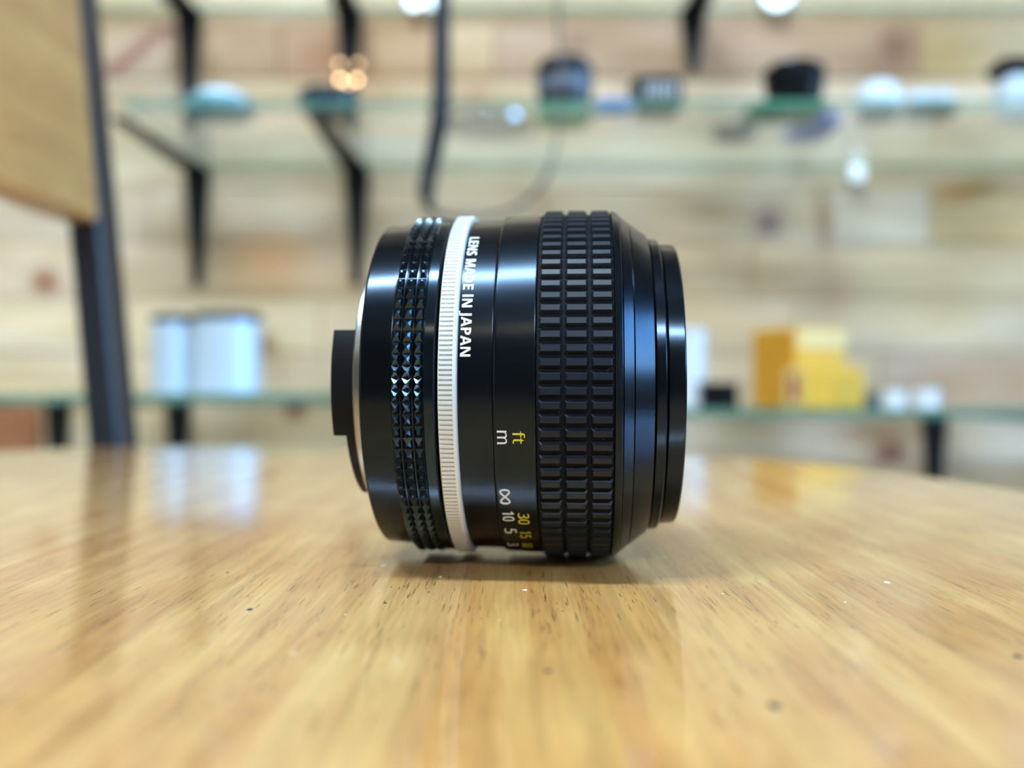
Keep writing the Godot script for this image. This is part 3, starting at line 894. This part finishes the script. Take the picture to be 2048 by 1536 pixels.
func build_strap() -> void:
	# a hanging camera strap: the near strand at the left, a loop at the bottom, a thin strand up at the right
	var keys := [Vector3(886, -260, 0.74), Vector3(884, -60, 0.745), Vector3(883, 100, 0.75), Vector3(881, 220, 0.75), Vector3(868, 300, 0.755), Vector3(853, 385, 0.76), Vector3(870, 425, 0.765), Vector3(930, 438, 0.765), Vector3(1000, 428, 0.765), Vector3(1060, 395, 0.765), Vector3(1100, 335, 0.765), Vector3(1118, 240, 0.765), Vector3(1120, 120, 0.765), Vector3(1116, 0, 0.76), Vector3(1110, -260, 0.75)]
	var width := [0.0070, 0.0070, 0.0076, 0.0084, 0.0078, 0.0068, 0.0026, 0.0016, 0.0018, 0.0024, 0.0020, 0.0012, 0.0014, 0.0016, 0.0016]
	var cv := Curve3D.new()
	for i in keys.size():
		var p := at_px(keys[i].x, keys[i].y, keys[i].z)
		var a := at_px(keys[maxi(i - 1, 0)].x, keys[maxi(i - 1, 0)].y, keys[maxi(i - 1, 0)].z)
		var b := at_px(keys[mini(i + 1, keys.size() - 1)].x, keys[mini(i + 1, keys.size() - 1)].y, keys[mini(i + 1, keys.size() - 1)].z)
		cv.add_point(p, (a - b) / 6.0, (b - a) / 6.0)
	var pts := []
	var rad := []
	for i in keys.size() - 1:
		for k in 8:
			pts.append(cv.sample(i, k / 8.0))
			rad.append(lerpf(width[i], width[i + 1], k / 8.0))
	var split := 6 * 8
	var st := thing("camera_strap", "black camera strap hanging in a loop before the middle glass shelf", "strap", at_px(1000, 430, 0.76))
	var a1 := MB.new()
	add_tube(a1, pts.slice(0, split + 1).map(func(q): return q - st.position), rad.slice(0, split + 1))
	obj("strap", a1.mesh(), M.strap, st)
	var a2 := MB.new()
	add_tube(a2, pts.slice(split).map(func(q): return q - st.position), rad.slice(split))
	obj("cord", a2.mesh(), mat(0.16, 0.13, 0.11, 0.7), st)

func puck(label: String, at: Vector3, r: float, energy: float) -> void:  # glowing disc added in place of a glint on the glass, no real lamp
	var o := thing("glint_disc", label, "light", at)
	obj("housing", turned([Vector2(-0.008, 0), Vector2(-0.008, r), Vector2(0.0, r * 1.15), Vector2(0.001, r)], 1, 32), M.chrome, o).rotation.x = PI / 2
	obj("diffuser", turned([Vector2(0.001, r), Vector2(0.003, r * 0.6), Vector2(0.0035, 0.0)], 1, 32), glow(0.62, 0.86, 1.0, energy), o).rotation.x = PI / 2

func build_glints() -> void:  # glowing discs and beads that stand in for reflected glints
	puck("small round glowing disc added for a glint at the top edge beside the black strap", at_px(828, 3, 0.985), 0.008, 5.0)
	puck("small round glowing disc added for a glint nearest the black strap at the top edge", at_px(868, 3, 0.985), 0.008, 5.0)
	puck("small round glowing disc added for a glint at the top edge above the ribbed black lens", at_px(1552, -12, 0.985), 0.016, 4.0)
	puck("small round glowing disc added for a glint behind the silver finder, under the middle shelf", at_px(1714, 347, 0.985), 0.009, 0.9)
	var o := thing("warm_glints", "short wire of tiny glowing beads added for warm glints before the second top bracket", "light", at_px(696, 150, 0.975))  # glowing beads on an added wire, put in for warm glints
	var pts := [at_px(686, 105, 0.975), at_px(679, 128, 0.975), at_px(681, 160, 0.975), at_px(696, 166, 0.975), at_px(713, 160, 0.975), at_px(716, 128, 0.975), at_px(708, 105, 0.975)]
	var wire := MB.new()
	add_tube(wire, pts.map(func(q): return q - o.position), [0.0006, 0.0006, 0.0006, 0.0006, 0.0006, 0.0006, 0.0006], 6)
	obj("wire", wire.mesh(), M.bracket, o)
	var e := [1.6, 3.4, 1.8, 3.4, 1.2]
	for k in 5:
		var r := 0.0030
		obj("glint_bead", turned([Vector2(-r, 0), Vector2(-r * 0.7, r * 0.7), Vector2(0, r), Vector2(r * 0.7, r * 0.7), Vector2(r, 0)], 1, 16), glow(1.0, 0.62, 0.26, e[k] * 2.6), o, pts[k + 1] - o.position)

# ---------------------------------------------------------------- ceiling fixtures
func fixture(called: String, label: String, c: Vector3, size: Vector2, color: Color, energy: float, seen: float, tilt := Vector3.ZERO) -> void:
	var o := thing(called, label, "lamp", c)
	o.rotation = tilt
	obj("housing", box(Vector3(size.x + 0.04, 0.05, size.y + 0.04), 0.004, Vector3(0, 0.03, 0)), M.frame, o)
	obj("diffuser", box(Vector3(size.x, 0.008, size.y), 0.001, Vector3(0, 0.002, 0)), glow(color.r, color.g, color.b, seen), o)
	var l := AreaLight3D.new()
	l.name = "lamp_light"
	l.area_size = size
	l.light_color = color.linear_to_srgb()
	l.light_energy = energy
	l.area_range = 12.0
	l.area_attenuation = 2.0
	l.shadow_enabled = true
	l.position = Vector3(0, -0.004, 0)
	l.rotation.x = -PI / 2
	o.add_child(l)

func _ready() -> void:
	# camera
	var cam := Camera3D.new()
	cam.name = "camera"
	add_child(cam)
	var ca := CameraAttributesPhysical.new()
	ca.frustum_focal_length = 35.0 / 2.0 / (768.0 / F)
	ca.frustum_focus_distance = 0.1395
	ca.frustum_near = 0.01
	ca.frustum_far = 40.0
	cam.attributes = ca
	cam.near = 0.01
	cam.far = 40.0
	cam.position = Vector3(0, EYE, 0)
	cam.fov = rad_to_deg(2.0 * atan(768.0 / F))
	ca.exposure_aperture = ca.frustum_focal_length / 3.8      # a 3.8 mm wide pupil
	cam.current = true
	# sky, exposure
	var we := WorldEnvironment.new()
	we.name = "environment"
	var env := Environment.new()
	env.background_mode = Environment.BG_SKY
	var sky := Sky.new()
	var sm := ProceduralSkyMaterial.new()
	sm.sky_top_color = Color(0.42, 0.70, 0.95)
	sm.sky_horizon_color = Color(0.72, 0.87, 1.0)
	sm.ground_bottom_color = Color(0.3, 0.32, 0.35)
	sm.ground_horizon_color = Color(0.55, 0.62, 0.7)
	sm.energy_multiplier = 22.0
	sky.sky_material = sm
	env.sky = sky
	env.tonemap_mode = Environment.TONE_MAPPER_LINEAR
	env.tonemap_exposure = 1.0
	env.sdfgi_enabled = true
	env.ssao_enabled = true
	env.ssil_enabled = true
	we.environment = env
	add_child(we)
	# the shop's lamps
	materials()
	fixture("ceiling_panel", "long cool white ceiling lamp over the chair", Vector3(-0.50, 2.5, 0.30), Vector2(1.2, 0.12), Color(0.60, 0.82, 1.0), 8.3, 18.0)
	fixture("ceiling_panel", "cool white ceiling lamp farther back in the shop", Vector3(0.55, 2.5, 2.15), Vector2(0.8, 0.24), Color(0.62, 0.83, 1.0), 7.5, 12.0)
	fixture("warm_lamp", "warm ceiling lamp at the back of the shop", Vector3(-0.25, 2.5, 2.55), Vector2(1.3, 0.10), Color(1.0, 0.66, 0.34), 0.7, 4.0)
	var rows := wall_boards()
	build_room(rows)
	build_chair()
	build_lens()
	# glass shelves and brackets
	shelf("top glass shelf running along the planked wall at the photo's upper edge", -0.47, 0.75, EYE + 0.412, 0.778, 0.999)
	shelf("middle glass shelf that holds the row of lenses and small cameras", -0.335, 0.75, EYE + 0.238, 0.778, 0.999)
	shelf("lower left glass shelf that holds the two frosted canisters", -0.62, -0.13, EYE - 0.0165, 0.78, 0.999)
	shelf("lower right glass shelf that holds the yellow film boxes", 0.10, 0.75, EYE - 0.0295, 0.78, 0.999)
	bracket("black bracket under the left of the top shelf, above the silver domed lens cap", -0.358, EYE + 0.412)
	bracket("black bracket under the top shelf with the tiny warm glint beads before it", -0.180, EYE + 0.412)
	bracket("short black bracket under the top shelf between meter and ribbed lens", 0.200, EYE + 0.412, 0.068)
	bracket("black bracket at the left end of the middle glass shelf", -0.349, EYE + 0.238)
	bracket("black bracket under the middle shelf below the squat dark blue lens", -0.172, EYE + 0.238)
	bracket("black bracket of the lower left shelf under the frosted canisters", -0.370, EYE - 0.0165)
	bracket("black bracket of the lower left shelf left of the chair's steel bar", -0.503, EYE - 0.0165)
	bracket("black bracket of the lower right shelf under the white tubs", 0.468, EYE - 0.0295)
	build_goods()
	build_strap()
	build_glints()
	build_specks()

func build_specks() -> void:
	# crumbs and flakes lying on the seat
	var spots := [[770, 1206, 9, 0.02], [500, 1219, 16, 0.02], [1125, 1222, 5, 0.01], [1548, 1412, 30, 0.02], [1096, 1342, 20, 0.05], [2035, 1313, 22, 0.02], [690, 1229, 6, 0.7], [586, 1307, 8, 0.65], [793, 1321, 10, 0.7], [998, 1240, 4, 0.85], [1774, 1165, 14, 0.6], [1690, 1204, 6, 0.7], [765, 1131, 14, 0.7], [1050, 1180, 12, 0.65], [880, 1154, 10, 0.6], [1445, 1187, 6, 0.75], [1330, 1115, 8, 0.6], [455, 1145, 8, 0.18]]
	rng.seed = 21
	var pale := MB.new()
	var dark := MB.new()
	for e in spots:
		var d: float = 0.0325 * F / (e[1] - 768.0)
		var c := at_px(e[0], e[1], d)
		c.y = 0.45
		var w: float = e[2] / F * d * 0.5
		var m := dark if e[3] < 0.3 else pale
		var ring := []
		for k in 9:
			var a := TAU * k / 9.0
			ring.append(Vector3(c.x + cos(a) * w * rng.randf_range(0.6, 1.1), 0.45, c.z + sin(a) * w * rng.randf_range(0.8, 1.6)))
		for k in 9:
			m.flat(ring[k], ring[(k + 1) % 9], c + Vector3(0, w * 0.35, 0), Vector3.UP)
			m.flat(ring[k], ring[(k + 1) % 9], c, Vector3.DOWN)
	for e in [["dark_crumbs", dark, mat(0.03, 0.03, 0.03, 0.8), "tiny dark crumbs scattered on the chair seat before the lens"], ["pale_crumbs", pale, mat(0.62, 0.58, 0.48, 0.8), "tiny pale flakes scattered on the chair seat before the lens"]]:
		var o := obj(e[0], e[1].mesh(), e[2], self)
		tag(o, e[3], "crumbs")
		o.set_meta("kind", "stuff")
